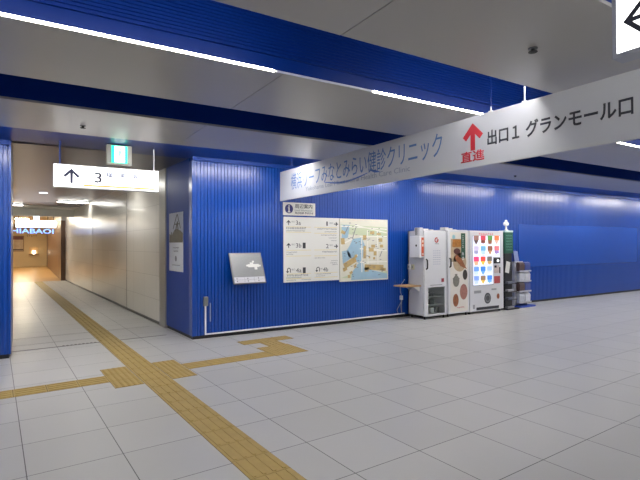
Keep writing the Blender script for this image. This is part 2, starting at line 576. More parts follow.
led_line(3.33, -1, segments(2.60, 2.55, 0.95), 'on the visible edge of the ceiling panel', z0=2.862, z1=2.878, th=.008)
led_line(2.52, 1, segments(2.60, 2.55, 0.95, with_gaps=False), 'hidden in the blue ribbed slot', z0=2.985, z1=3.025, th=.09, arm=True)
led_line(6.43, 1, segments(1.35, 2.5, 1.0, with_gaps=False), 'facing the blue wall top', z0=2.886, z1=2.92, th=.09, lamp=led_cove)
led_line(0.55, 1, segments(2.60, 2.55, 0.95, with_gaps=False), 'on the near edge over the camera')
led_line(-1.2, -1, segments(2.60, 2.55, 0.95, with_gaps=False), 'in the slot behind the camera')
led_line(-2.1, 1, segments(2.60, 2.55, 0.95, with_gaps=False), 'on the far edge behind the camera')
led_line(-4.3, -1, segments(2.60, 2.55, 0.95, with_gaps=False), 'in the slot at the hall back')
led_line(-5.2, 1, segments(2.60, 2.55, 0.95, with_gaps=False), 'on the far edge at the hall back')

# sprinkler heads
def sprinkler(x, y, label):
    t = thing('sprinkler_head', label, 'sprinkler', (x, y, ZC - .03), 0, 'ceiling sprinkler heads')
    MB().lathe([(.03, .022), (.032, .028), (.02, .03)], n=20).build('flange', grey, t)
    MB().lathe([(.012, .022), (.014, .006), (.03, .004), (.03, 0.0), (.008, -.002)], n=16).build('nozzle', dark, t)
sprinkler(0.54, 5.92, 'small dark sprinkler head in the narrow grey ceiling panel above the exit sign')
sprinkler(2.96, 2.00, 'small dark sprinkler head in the large grey ceiling panel')
sprinkler(8.2, 5.95, 'small sprinkler head in the grey ceiling panel right of the banner')

# ------------------------------------------------------------------ tactile paving
tact = mat('yellow_tactile_tile', (176, 150, 86), rough=.6, var=.12, vscale=9)
def gbox(b, x0, y0, x1, y1, z1, z0=0.0):
    P = [grid(x0, y0), grid(x1, y0), grid(x1, y1), grid(x0, y1)]
    b.prism([(p.x, p.y) for p in P], lambda u, v, w: (u, v, w), z0, z1)
TACT_GROUT = []
tact_dark = mat('tactile_joint_brown', (112, 92, 50), rough=.7)
def grout(parent):
    g_ = MB()
    for q in TACT_GROUT:
        gbox(g_, *q, .0012)
    TACT_GROUT.clear()
    g_.build('joints', tact_dark, parent)
def slab(b, x0, y0, x1, y1, tile=.3):
    nx = max(1, round((x1 - x0) / tile)); ny = max(1, round((y1 - y0) / tile))
    for i in range(nx):
        for j in range(ny):
            gbox(b, x0 + (x1 - x0) * i / nx + .003, y0 + (y1 - y0) * j / ny + .003, x0 + (x1 - x0) * (i + 1) / nx - .003, y0 + (y1 - y0) * (j + 1) / ny - .003, .003)
    TACT_GROUT.append((x0, y0, x1, y1))
def bars_y(b, x0, y0, x1, y1):
    slab(b, x0, y0, x1, y1)
    n = round((y1 - y0) / .3)
    for j in range(n):
        for k in range(4):
            cx = x0 + (x1 - x0) * (k + .5) / 4
            a = y0 + (y1 - y0) * j / n
            gbox(b, cx - .012, a + .015, cx + .012, a + .285, .008, .002)
def bars_x(b, x0, y0, x1, y1):
    slab(b, x0, y0, x1, y1)
    n = max(1, round((x1 - x0) / .3))
    w = (x1 - x0) / n
    for j in range(n):
        for k in range(4):
            cy = y0 + (y1 - y0) * (k + .5) / 4
            a = x0 + w * j
            gbox(b, a + .015, cy - .012, a + w - .015, cy + .012, .008, .002)
def dots(b, x0, y0, x1, y1):
    slab(b, x0, y0, x1, y1)
    nx = round((x1 - x0) / .06); ny = round((y1 - y0) / .06)
    for i in range(nx):
        for j in range(ny):
            p = grid(x0 + (x1 - x0) * (i + .5) / nx, y0 + (y1 - y0) * (j + .5) / ny)
            b.prism([(p.x + .016 * math.cos(a * PI / 3), p.y + .016 * math.sin(a * PI / 3)) for a in range(6)], lambda u, v, w: (u, v, w), .002, .007)
b = MB(); bars_y(b, 1.365, 0.4, 1.665, 23.2)
grout(tag(b.build('tactile_strip', tact), 'long yellow tactile strip with raised bars running into the passage', 'tactile paving'))
b = MB(); bars_x(b, -3.74, 5.68, 1.06, 5.98)
grout(tag(b.build('tactile_strip', tact), 'yellow tactile strip branching off to the left edge', 'tactile paving'))
b = MB(); bars_x(b, 1.965, 5.72, 3.165, 6.02)
grout(tag(b.build('tactile_strip', tact), 'short yellow tactile strip branching right towards the sloping panel', 'tactile paving'))
b = MB(); dots(b, 1.06, 5.40, 1.36, 6.30)
grout(tag(b.build('tactile_pad', tact), 'yellow dotted tactile pad left of the long strip', 'tactile paving'))
b = MB(); dots(b, 1.67, 5.40, 1.96, 6.30)
grout(tag(b.build('tactile_pad', tact), 'yellow dotted tactile pad right of the long strip', 'tactile paving'))
b = MB(); dots(b, 3.17, 5.70, 3.70, 6.3)
grout(tag(b.build('tactile_pad', tact), 'yellow dotted tactile pad at the corner of the short branch', 'tactile paving'))
b = MB(); bars_y(b, 3.38, 6.3, 3.68, 6.6)
grout(tag(b.build('tactile_strip', tact), 'one-tile yellow tactile piece between the two dotted pads', 'tactile paving'))
b = MB(); dots(b, 3.12, 6.6, 4.0, 6.88)
grout(tag(b.build('tactile_pad', tact), 'yellow dotted tactile pad on the floor before the sloping panel', 'tactile paving'))

# expansion joint at the passage mouth
b = MB()
gbox(b, 0.16, 8.10, 2.40, 8.13, .002); gbox(b, .16, 9.16, 2.4, 9.168, .0015); gbox(b, .16, 8.55, 1.36, 8.555, .0012)
for i in range(9):
    gbox(b, .85 + i * .055, 8.14, .88 + i * .055, 8.17, .002)
struct(b.build('trim_6', mat('joint_metal', (96, 92, 88), rough=.5)), 'dark metal expansion joint across the passage mouth', 'joint')

# ------------------------------------------------------------------ hanging clinic banner
banner_white = mat('banner_white', (204, 206, 210), rough=.5, var=.01)
ink_blue = mat('ink_blue', (92, 128, 184), rough=.5)
ink_grey = mat('ink_pale_grey', (152, 161, 178), rough=.5)
ink_red = mat('ink_red', (206, 48, 62), rough=.5)
ink_dark = mat('ink_dark', (56, 58, 66), rough=.5)
by0, bz0 = 7.39, 2.272
t = thing('hanging_banner', 'long white banner hung from the ceiling with blue clinic name and red arrow', 'banner', (3.75, by0, bz0), -PI / 2)
LB, HB = 6.35, 0.50
MB().rbox(0, 0, 0, LB, .035, HB, .003, 1).build('panel', banner_white, t)
x0 = by0 - 6.98; x1 = by0 - 3.60
text_bm('横浜リーフみなとみらい健診クリニック', x0, .15, x1, .42, -.0005, .0015, .0, .02).build('lettering', ink_blue, t, label='blue clinic name lettering')
text_bm('Yokohama Leaf Minatomirai Health Care Clinic', by0 - 6.5, .085, by0 - 4.1, .15, -.0005, .0015).build('lettering', ink_grey, t, label='pale grey small lettering')
b = MB()       # leaf-stem swoosh under the name
pts = []
for i in range(25):
    u = i / 24
    x = by0 - 5.95 + u * 1.05
    pts.append((x, .165 - .055 * math.sin(PI * u) , .004 + .010 * math.sin(PI * u)))
for (xa, za, wa), (xb, zb, wb) in zip(pts[:-1], pts[1:]):
    b.plate([(xa, za - wa), (xb, zb - wb), (xb, zb + wb), (xa, za + wa)], -.002, -.0005)
b.plate([(by0 - 4.9, .21), (by0 - 4.75, .15), (by0 - 4.62, .14), (by0 - 4.72, .175)], -.002, -.0005)
b.build('swoosh', mat('ink_swoosh', (84, 120, 196), rough=.5), t)
b = MB(); arrow_up(b, by0 - 3.195, .165, .435, .25, .055, -.002, -.0005)
b.build('arrow', ink_red, t)
text_bm('直進', by0 - 3.345, .055, by0 - 3.055, .165, -.0005, .0015, .02).build('lettering', ink_red, t, label='red lettering')
text_bm('出口１ グランモール口', by0 - 3.02, .18, by0 - 1.735, .325, -.0005, .0015, .022).build('lettering', ink_dark, t, label='dark exit lettering')
for xr in (.4, 4.40, 4.76, 6.1):
    top = {.4: .158, 4.40: .05, 4.76: .14}.get(xr, .088)
    b = MB().tube([(xr, .0175, HB - .01), (xr, .0175, HB + top)], .006, 8)
    b.box(xr - .02, .003, HB - .03, xr + .02, .038, HB + .01)
    rod = b.build('hanging_rod', blue_ceil if xr < 1 else white_plastic, t)
    if top in (.05, .14):
        MB().tube([(xr, .0175, HB + top), (xr, .0175, 3.46 - bz0)], .004, 8).build('upper_rod', blue_ceil, rod, label='blue painted upper rod')

# ------------------------------------------------------------------ lightbox sign at the top right
sign_glow = mat('white_backlit_panel', (250, 250, 250), emit=(255, 255, 252), estr=1.6)
frame_m = mat('satin_aluminium', (168, 172, 182), rough=.4, metal=.3)
lx, ly, lz = 2.22, 1.112, 2.335
t = thing('lightbox_sign', 'white backlit hanging sign with a black left arrow at top right', 'sign', (lx, ly, lz), -PI / 2)
b = MB()
WL, HL = 1.9, .40
b.box(0, 0, 0, .018, .09, HL).box(WL - .018, 0, 0, WL, .09, HL).box(.018, 0, 0, WL - .018, .09, .018).box(.018, 0, HL - .018, WL - .018, .09, HL)
b.build('frame', frame_m, t)
MB().box(.018, .004, .018, WL - .018, .086, HL - .018).build('light_panel', sign_glow, t)
b = MB()
arrow_up(b, 0, -.2, .16, .28, .019, .0015, .0038)
b.xform(Matrix.Translation((.205, 0, .148)) @ Matrix.Rotation(-PI / 2, 4, 'Y'))
b.build('arrow', mat('ink_black', (44, 46, 58)), t)
for xr in (.3, 1.6):
    MB().tube([(xr, .045, HL - .005), (xr, .045, ZC - lz + (.0 if not (0.55 < ly - xr < 1.42) else .6))], .008).build('hanging_rod', steel, t)

# ------------------------------------------------------------------ exit lightbox over the passage mouth
t = thing('lightbox_sign', 'long white backlit sign with up arrow and number 3 over the passage', 'sign', (.305, 7.22, 2.297))
W3, H3 = 1.36, .313
MB().rbox(0, 0, 0, W3, .1, H3, .004, 1).build('frame', white_plastic, t)
glow3 = mat('white_backlit_sign', (250, 250, 250), emit=(255, 254, 250), estr=1.0)
MB().box(.008, -.003, .008, W3 - .008, .0, H3 - .008).build('light_panel', glow3, t)
ink_soft = mat('ink_on_lightbox', (52, 56, 84))
ink_faint = mat('faint_ink_on_lightbox', (84, 100, 150))
b = MB(); arrow_up(b, .215, .06, .26, .20, .032, -.005, -.003); b.build('arrow', ink_soft, t)
text_bm('3', .50, .085, .59, .23, -.003, .002, .012).build('lettering', ink_soft, t, label='dark numeral 3')
text_bm('出口', .385, .18, .465, .215, -.003, .002).build('lettering', ink_faint, t, label='pale small lettering')
text_bm('横浜美術館口', .645, .165, 1.16, .245, -.003, .002, .012).build('lettering', ink_faint, t, label='pale blue exit name')
text_bm('Yokohama Museum of Art', .80, .105, 1.27, .145, -.003, .002).build('lettering', ink_faint, t, label='faint pale line of lettering')
MB().box(.36, -.005, .03, 1.30, -.003, .05).build('yellow_line', mat('yellow_line', (226, 190, 70)), t)
for xr in (.08, W3 - .06):
    MB().tube([(xr, .05, H3 - .004), (xr, .05, 2.93 - 2.297)], .008).build('hanging_rod', blue_smooth if xr < 1 else white_plastic, t)

t = thing('exit_sign', 'small square green and white lit emergency exit sign under the soffit', 'exit sign', (.945, 7.13, 2.645))
MB().rbox(0, 0, 0, .33, .085, .272, .006, 1).build('housing', mat('sign_housing', (176, 176, 168), rough=.5), t)
MB().box(.062, -.004, .022, .268, 0, .262).build('light_panel', mat('green_backlit', (30, 200, 150), emit=(40, 226, 176), estr=1.5), t)
b = MB()
b.plate([(.10, .03), (.235, .03), (.235, .255), (.10, .255)], -.006, -.004)
b.build('white_doorway', mat('white_lit_doorway', (240, 255, 250), emit=(240, 255, 250), estr=1.6), t)
b = MB()
b.disc(.178, .212, .016, -.008, -.006)
for poly in ([(.150, .190), (.190, .195), (.180, .13), (.155, .135)], [(.155, .14), (.178, .135), (.205, .07), (.190, .065)], [(.155, .14), (.170, .13), (.135, .06), (.12, .068)],
             [(.185, .192), (.218, .155), (.210, .147), (.18, .175)], [(.152, .19), (.12, .165), (.125, .155), (.158, .175)]):
    b.plate(poly, -.008, -.006)
b.build('running_figure', mat('green_figure', (120, 235, 200), emit=(130, 240, 205), estr=1.0), t)

# ------------------------------------------------------------------ things on the blue wall
paper = mat('board_white', (226, 226, 220), rough=.45, var=.01)
txt = mat('board_text', (120, 122, 128), rough=.5)
txt_d = mat('board_text_dark', (58, 60, 66), rough=.5)
yel = mat('board_yellow', (226, 206, 120), rough=.5)

t = thing('information_sign', 'small white sign with round navy i symbol above the exit board', 'sign', (3.885, YW, 2.04))
MB().rbox(0, -.02, 0, .665, 0, .232, .003, 1).build('panel', paper, t)
navy = mat('navy_ink', (48, 50, 112))
MB().disc(.115, .116, .082, -.0215, -.02).build('round_symbol', navy, t)
b = MB().disc(.115, .165, .014, -.023, -.0215)
b.box(.103, -.023, .06, .128, -.0215, .142).box(.09, -.023, .128, .128, -.0215, .142).box(.09, -.023, .052, .142, -.0215, .068)
b.build('letter_i', paper, t)
text_bm('周辺案内', .235, .128, .60, .21, -.02, .0015, .01).build('lettering', txt_d, t)
text_bm('Local Information', .235, .078, .60, .115, -.02, .0015).build('lettering', txt, t)
text_bm('周边指南 주변안내', .235, .026, .61, .066, -.02, .0015, .01).build('lettering', txt_d, t)

t = thing('exit_board', 'white wall board listing exits 1 to 4b with arrows', 'notice board', (3.89, YW, .84))
WB, HBD = 1.185, 1.172
MB().rbox(0, -.028, 0, WB, 0, HBD, .003, 1).build('panel', paper, t)
yf = -.028; yt = -.0295
b = MB(); bd = MB(); bx = MB(); by_ = MB(); be = MB()
def txtline(bmb, s, x0, x1, z0, z1, bold=.0):
    q = text_bm(s, x0, z0, x1, z1, yf, .0015, bold)
    me = bpy.data.meshes.new('q'); q.bm.to_mesh(me); q.bm.free(); bmb.bm.from_mesh(me); bpy.data.meshes.remove(me)
rows = [(1.06, '3a'), (.65, '3b'), (.20, '4a')]
for z, s in rows[:2]:
    arrow_up(b, .095, z - .035, z + .055, .085, .016, yt, yf)
def uturn(b, x, z):
    b.ring(x + .01, z + .02, .022, .037, yt, yf, 14, 0, PI)
    b.box(x + .032, yt, z - .03, x + .047, yf, z + .02); b.box(x - .027, yt, z - .01, x - .012, yf, z + .02)
    b.plate([(x - .05, z - .005), (x + .012, z - .005), (x - .019, z - .04)], yt, yf)
uturn(b, .09, .205); uturn(b, .70, .205)
for z in (1.06, .65):
    pass
for z in (1.06, .64):      # arrows to the right
    m = MB(); arrow_up(m, 0, -.045, .045, .08, .016, yt, yf); m.xform(Matrix.Translation((1.11, 0, z)) @ Matrix.Rotation(PI / 2, 4, 'Y'))
    me = bpy.data.meshes.new('q'); m.bm.to_mesh(me); m.bm.free(); b.bm.from_mesh(me); bpy.data.meshes.remove(me)
b.build('arrows', txt_d, t)
for z, s in rows:
    txtline(bd, s, .245, .345 if s == '3a' else .355, z - .03, z + .05)
txtline(bd, '1', .895, .925, 1.025, 1.105); txtline(bd, '2', .885, .945, .605, .685); txtline(bd, '4b', .82, .93, .17, .25)
bd.build('exit_numbers', txt_d, t)
for xa, xb, z0_, z1_ in [(.155, .225, z + .012, z + .045) for z, s in rows] + [(.965, 1.04, 1.06, 1.095), (.965, 1.04, .645, .68), (.765, .81, .212, .24)]:
    text_bm('出口', xa, z0_, xb, z1_, yf, .0015).build('exit_word', txt, t)
sd = 0
for (xa, xb, z, h) in ((.05, .46, .955, .035), (.05, .44, .915, .016), (.05, .27, .53, .016), (.05, .2, .495, .016), (.06, .50, .105, .032), (.05, .36, .075, .014), (.05, .25, .03, .014),
                       (.36, .55, .03, .014), (.70, 1.14, .955, .022), (.86, 1.13, .905, .016), (.78, 1.13, .84, .018), (.95, 1.13, .79, .014), (1.0, 1.13, .74, .014), (.80, 1.13, .525, .026),
                       (.64, .86, .42, .014), (1.0, 1.14, .36, .016), (.98, 1.14, .32, .014), (1.02, 1.14, .29, .014), (.66, 1.0, .12, .016), (.66, .86, .085, .012)):
    sd += 1
    blobs(MB_ := MB(), xa, xb, z, h, yt, yf, None, sd)
    MB_.build('small_lettering', txt, t)
bx.bm.free()
for (xa, xb, z) in ((.05, .56, .99), (.05, .56, .895), (.05, .56, .57), (.05, .56, .465), (.05, .56, .145), (.05, .56, .06), (.63, 1.14, .99), (.63, 1.14, .88), (.63, 1.14, .57), (.63, 1.14, .46), (.63, 1.14, .145), (.63, 1.14, .06)):
    by_.box(xa, yt, z, xb, yf, z + .007)
by_.build('yellow_rules', yel, t)
be.bm.free()
for x, z in ((.385, .645), (.385, .195)):
    MB().box(x, yt, z - .04, x + .06, yf, z + .065).build('lift_symbol', txt_d, t)

# area map
t = thing('area_map', 'square illustrated street map with blue harbour beside the exit board', 'map', (5.085, YW, .80))
WM, HM = 1.18, 1.21
MB().rbox(0, -.03, 0, WM, 0, HM, .003, 1).build('panel', mat('map_cream', (214, 212, 196), rough=.4, var=.05, vscale=12), t)
yf, yt = -.03, -.031
water = mat('map_water', (150, 182, 200), rough=.4, var=.08, vscale=9)
land = mat('map_pale_green', (192, 202, 170), rough=.4, var=.08, vscale=9)
bld = mat('map_ochre', (190, 164, 108), rough=.4, var=.25, vscale=16)
road = mat('map_road', (232, 230, 220), rough=.4)
mx_ = lambda pts: [(x * WM, (1 - y) * HM) for x, y in pts]
b = MB()
b.plate(mx_([(.02, .09), (.98, .13), (.98, .30), (.02, .24)]), yt, yf)
b.build('parkland', land, t); b = MB()
b.plate(mx_([(.02, .94), (.98, .98), (.98, .86), (.6, .88), (.3, .86)]), yt, yf)
b.build('parkland', land, t)
b = MB()
b.plate(mx_([(.04, .10), (.20, .10), (.16, .30), (.04, .34)]), yt - .0005, yf)
b.plate(mx_([(.26, .32), (.44, .30), (.50, .42), (.46, .62), (.40, .72), (.26, .66), (.16, .60), (.14, .50), (.20, .42)]), yt - .0005, yf)
b.plate(mx_([(.04, .52), (.16, .50), (.24, .62), (.06, .72)]), yt - .0005, yf)
b.plate(mx_([(.36, .72), (.46, .70), (.48, .80), (.98, .90), (.98, .98), (.22, .98), (.24, .86)]), yt - .0005, yf)
b.build('harbour_water', water, t)
b = MB()
rd = random.Random(3)
for (x, y, w, h, a) in ((.06, .36, .07, .10, .1), (.07, .22, .08, .05, -.4), (.20, .70, .26, .09, .45), (.10, .80, .08, .06, .4), (.32, .60, .05, .05, .3), (.50, .54, .055, .20, 0), (.50, .30, .07, .08, 0), (.64, .50, .10, .06, 0),
                        (.68, .44, .08, .05, 0), (.72, .56, .06, .07, 0), (.60, .62, .03, .04, 0), (.70, .64, .04, .04, 0), (.84, .34, .08, .06, 0), (.86, .44, .07, .05, 0), (.66, .22, .09, .05, 0), (.80, .24, .09, .03, 0), (.70, .79, .40, .09, -.05), (.54, .82, .08, .07, 0), (.9, .83, .10, .05, 0), (.30, .76, .05, .05, .4), (.18, .92, .05, .05, 0), (.22, .86, .06, .04, .4)):
    ca, sa = math.cos(a), math.sin(a)
    P = [(x + (u * w * ca - v * h * sa) / 2, y - (u * w * sa + v * h * ca) / 2) for u, v in ((-1, -1), (1, -1), (1, 1), (-1, 1))]
    MB().plate(mx_(P), yt - .001, yf).build('building_block', bld, t)
b.bm.free()
b = MB()
for pts in (((.02, .12), (.98, .16)), ((.30, .10), (.98, .22)), ((.40, .28), (.98, .28)), ((.56, .18), (.57, .76)), ((.77, .18), (.78, .74)), ((.40, .70), (.98, .70)), ((.44, .30), (.44, .86)), ((.05, .80), (.36, .58)), ((.02, .42), (.26, .32)), ((.40, .48), (.98, .52))):
    (xa, ya), (xb, yb) = pts
    d = Vector((xb - xa, yb - ya)).normalized(); n = Vector((-d.y, d.x)) * .009
    b.plate(mx_([(xa + n.x, ya + n.y), (xb + n.x, yb + n.y), (xb - n.x, yb - n.y), (xa - n.x, ya - n.y)]), yt - .0006, yf)
b.build('streets', road, t)
b = MB()
for pts in (((.17, .12), (.11, .22)), ((.32, .14), (.25, .32)), ((.87, .52), (.82, .62))):
    (xa, ya), (xb, yb) = pts
    d = Vector((xb - xa, yb - ya)).normalized(); n = Vector((-d.y, d.x)) * .006
    b.plate(mx_([(xa + n.x, ya + n.y), (xb + n.x, yb + n.y), (xb - n.x, yb - n.y), (xa - n.x, ya - n.y)]), yt - .0014, yf)
for i in range(70):
    x, y = rd.uniform(.05, .9), rd.uniform(.06, .92)
    b.plate(mx_([(x, y), (x + rd.uniform(.015, .05), y), (x + .03, y + .010), (x, y + .010)]), yt - .0014, yf)
b.build('map_lettering', txt, t)

# sloping tactile guide panel
t = thing('tactile_guide_panel', 'grey sloping touch panel with raised white plan on the blue wall', 'guide panel', (2.86, YW, 0.86))
S = math.atan2(.235, .50)
MP = Matrix.Translation((0, -.262, 0.02)) @ Matrix.Rotation(-S, 4, 'X')        # panel frame: x right, z up the slope
b = MB().rbox(0, 0, 0, .58, .03, .555, .008, 2).xform(MP); b.build('tray', mat('mid_grey_metal', (126, 128, 132), rough=.45), t)
b = MB().box(.02, -.003, .12, .56, 0, .535).xform(MP); b.build('plan_plate', mat('brushed_grey_plate', (150, 152, 152), rough=.35, metal=.3, var=.15, vscale=60), t)
b = MB().box(.02, -.003, .015, .56, 0, .115).xform(MP); b.build('legend_plate', mat('legend_plate', (206, 206, 212), rough=.4), t)
b = MB()
for r in ((.30, .285, .50, .34), (.34, .34, .40, .37), (.41, .24, .46, .285), (.385, .37, .42, .40), (.27, .30, .30, .33), (.50, .295, .53, .325)):
    b.box(r[0], -.006, r[1], r[2], -.003, r[3])
b.xform(MP); b.build('raised_plan', paper, t)
b = MB()
for i in range(3):
    for j in range(2):
        b.box(.06 + i * .19, -.0045, .035 + j * .045, .075 + i * .19, -.003, .05 + j * .045)
for x in (.2, .37):
    b.box(x, -.004, .02, x + .002, -.003, .11)
b.box(.02, -.004, .065, .56, -.003, .067)
b.xform(MP); b.build('legend_marks', txt_d, t)
b = MB()
for x in (.08, .48):
    b.prism([(0.0, .06), (-.20, .04), (-.20, .02 + .03), (-.03, .36), (0, .36)], lambda u, v, w: (w, u, v), x, x + .03)
b.build('wall_bracket', mat('dark_grey_bracket', (60, 62, 68), rough=.5), t)

# socket box and conduits
t = thing('socket_box', 'small grey socket box low on the blue wall with white conduit', 'socket', (2.47, YW, .53))
MB().rbox(-.035, -.05, 0, .035, 0, .15, .005).build('box', mat('grey_box', (132, 136, 136)), t)
MB().box(-.025, -.054, .02, .025, -.05, .13).build('cover', mat('grey_cover', (118, 122, 120)), t)
MB().box(.075, -.012, -.26, .09, 0, .04).build('short_conduit', mat('pale_blue_grey_conduit', (150, 160, 196)), t)
b = MB().box(2.458, YW - .02, .075, 2.482, YW, .528).box(2.458, YW - .02, .06, 6.72, YW, .082)
tag(b.build('cable_conduit', white_plastic), 'white cable conduit running along the foot of the blue wall', 'conduit')

# poster on the corner side
MPo = Matrix.Translation(corr(0, 0)) @ Matrix.Rotation(AC - PI / 2, 4, 'Z')
o = thing('poster', 'tall poster of a tower photograph over white paper on the blue corner', 'poster', corr(0, 1.03, 1.06), AC - PI / 2)
MB().box(0, -.006, 0, .74, 0, 1.02).build('sheet', mat('poster_paper', (208, 212, 218), rough=.4), o)
b = MB().box(.0, -.0075, .50, .74, -.006, 1.02); b.build('photograph', mat('poster_sky', (152, 164, 184), rough=.35, var=.2, vscale=3), o)
b = MB()
for i in range(16):
    x = .02 + i * .044
    h = .12 + .10 * random.random()
    b.box(x, -.0082, .5, x + .05, -.0075, .5 + h)
b.plate([(.10, .60), (.30, .72), (.42, .74), (.62, .70), (.74, .66), (.74, .52), (.0, .52)], -.0084, -.0075)
b.build('pictured_rooftops', mat('poster_brown', (84, 82, 70), rough=.4, var=.45, vscale=14), o)
b = MB()
for (xa, za, xb, zb, w) in ((.22, .74, .44, .985, .012), (.46, .985, .62, .74, .012), (.36, .70, .46, .86, .02), (.50, .70, .46, .86, .02), (.30, .82, .58, .82, .008)):
    d = Vector((xb - xa, zb - za)).normalized(); n = Vector((-d.y, d.x)) * w
    b.plate([(xa + n.x, za + n.y), (xb + n.x, zb + n.y), (xb - n.x, zb - n.y), (xa - n.x, za - n.y)], -.009, -.0075)
b.build('pictured_tower', mat('poster_dark', (60, 58, 58)), o)
b = MB()
b.disc(.37, .22, .05, -.0075, -.006)
b.build('printed_emblem', txt, o)
for xa, xb, z, h, sd in ((.2, .55, .40, .02, 91), (.15, .6, .10, .014, 92), (.25, .5, .34, .02, 93)):
    blobs(m := MB(), xa, xb, z, h, -.0075, -.006, None, sd)
    m.build('small_lettering', txt, o)

# blank blue board on the right part of the wall
b = MB().rbox(10.5, YW - .012, .92, 16.44, YW, 2.0, .003, 1)
tag(b.build('wall_board', mat('pale_blue_board', (22, 74, 166), rough=.26, var=.04, spec=.5)), 'large blank paler blue board on the wall right of the leaflet rack', 'board')

# ------------------------------------------------------------------ vending machines
mw = mat('machine_white', (216, 217, 220), rough=.35, var=.015)
mside = mat('machine_side', (196, 197, 202), rough=.4, var=.015)
alu = mat('machine_trim', (176, 178, 180), rough=.35, metal=.4)
glass_dark = bpy.data.materials.new('cabinet_glass'); glass_dark.use_nodes = True
g = glass_dark.node_tree.nodes['Principled BSDF']
g.inputs['Base Color'].default_value = (.9, .95, .93, 1); g.inputs['Roughness'].default_value = .04
g.inputs['Transmission Weight'].default_value = 1.0; g.inputs['IOR'].default_value = 1.45
inner = mat('cabinet_inside', (214, 224, 220), rough=.5)

def feet(t, W, D):
    for x in (.05, W - .05):
        for y in (.05, D - .05):
            MB().lathe([(.022, 0), (.022, .012), (.012, .015), (.012, .06)], x, y, 12).build('foot', dark, t)

# --- tall white refrigerated locker with glass lower door
t = thing('refrigerated_vending_cabinet', 'tall white cold cabinet with red ring logo and low glass window', 'vending machine', (6.765, 7.0, 0))
W1, D1, H1 = .625, .47, 1.79
b = MB()
b.box(0, .035, .055, .02, D1, H1).box(W1 - .02, .035, .055, W1, D1, H1).box(0, .035, H1 - .02, W1, D1, H1).box(0, .035, .055, W1, D1, .08).box(0, D1 - .02, .055, W1, D1, H1)
b.box(.02, .06, .68, W1 - .02, D1 - .02, .70)
b.build('body', mside, t)
b = MB()
b.box(.01, 0, .06, .10, .033, .66).box(W1 - .055, 0, .06, W1 - .01, .033, .66).box(.10, 0, .06, W1 - .055, .033, .10).box(.10, 0, .64, W1 - .055, .033, .66)
b.rbox(.01, 0, .66, W1 - .01, .033, H1 - .01, .006)
d = b.build('door', mw, t)
MB().box(.10, .010, .10, W1 - .055, .016, .64).build('glass_pane', glass_dark, d)
b = MB()
b.tube([(.055, -.002, 1.21), (.055, -.035, 1.19), (.055, -.04, 1.10), (.055, -.035, 1.03), (.055, -.002, 1.01)], .014, 8)
b.build('handle', dark, d, True)
b = MB().ring(.345, 1.595, .030, .055, -.002, 0, 26, R(50), R(390))
b.box(.345, -.002, 1.585, .40, 0, 1.605)
b.build('logo', mat('logo_red', (176, 50, 48)), d)
b = MB(); blobs(b, .30, .40, 1.51, .018, -.0015, 0, None, 5); b.build('logo_lettering', txt_d, d)
b = MB()
for i in range(4):
    for j in range(7):
        b.box(.25 + i * .055, -.0015, 1.10 + j * .045, .285 + i * .055, 0, 1.112 + j * .045)
b.build('small_lettering', mat('pale_print', (168, 172, 190)), d)
MB().box(.475, -.002, .735, .55, 0, .81).build('red_label', mat('label_maroon', (150, 40, 56)), d)
MB().box(.16, -.0015, .675, .50, 0, .69).build('vent_line', mat('pale_grey_line', (150, 152, 156)), d)
for z in (.26, .43):
    MB().box(.022, .07, z, W1 - .022, D1 - .022, z + .012).build('shelf', mat('wire_shelf', (190, 196, 196)), t)
MB().box(.025, D1 - .03, .085, W1 - .025, D1 - .022, .675).build('lining', inner, t)
feet(t, W1, D1)
b = MB().box(.04, .06, H1, .18, .22, H1 + .035).box(.26, .1, H1, .36, .25, H1 + .02)
b.build('top_box', off_white, t)
# things inside the cabinet
rd = random.Random(5)
cols = [(120, 100, 70), (90, 96, 100), (196, 196, 190), (70, 74, 78)]
gi = 0
for z, n in ((.092, 3), (.274, 2), (.444, 2)):
    for i in range(n):
        gi += 1
        x = 6.765 + .13 + i * .15
        w, h = rd.uniform(.07, .11), rd.uniform(.07, .12)
        c = cols[(gi) % 4]
        o = MB().rbox(x, 7.12, z - 0.0, x + w, 7.25, z + h, .006).build('food_pack', mat('food_pack_%d' % (gi % 4), c, rough=.4))
        tag(o, '%s food pack inside the glass cabinet, %s of the %s shelf' % (['brown', 'grey', 'white', 'dark grey'][gi % 4], ['left', 'middle', 'right'][i], {.092: 'bottom', .274: 'middle', .444: 'top'}[z]), 'food pack', 'food packs in the glass cabinet')

# payment unit on the side of the cabinet
t = thing('payment_box', 'white coin box with orange strip on the left side of the cold cabinet', 'payment box', (6.763, 7.0, 1.245))
MB().rbox(-.115, .0, 0, 0, .29, .43, .006).build('box', mw, t)
MB().box(-.085, .03, .43, 0, .18, .60).build('upper_box', mside, t)
MB().box(-.07, -.003, .03, -.008, 0, .40).build('orange_strip', mat('orange_strip', (214, 96, 52)), t)
b = MB()
for z in (.30, .22):
    b.box(-.055, -.005, z, -.02, -.003, z + .05)
b.box(-.055, -.005, .05, -.02, -.003, .09)
b.build('white_buttons', mat('button_cream', (240, 216, 200)), t)
b = MB().disc(0, 0, .022, -.003, 0).xform(Matrix.Translation((-.115, .10, .24)) @ Matrix.Rotation(-PI / 2, 4, 'Z')); b.build('lock', dark, t)
b = MB().box(-.09, .10, .45, -.085, .115, .59).box(-.09, .135, .45, -.085, .15, .59); b.build('slots', dark, t)

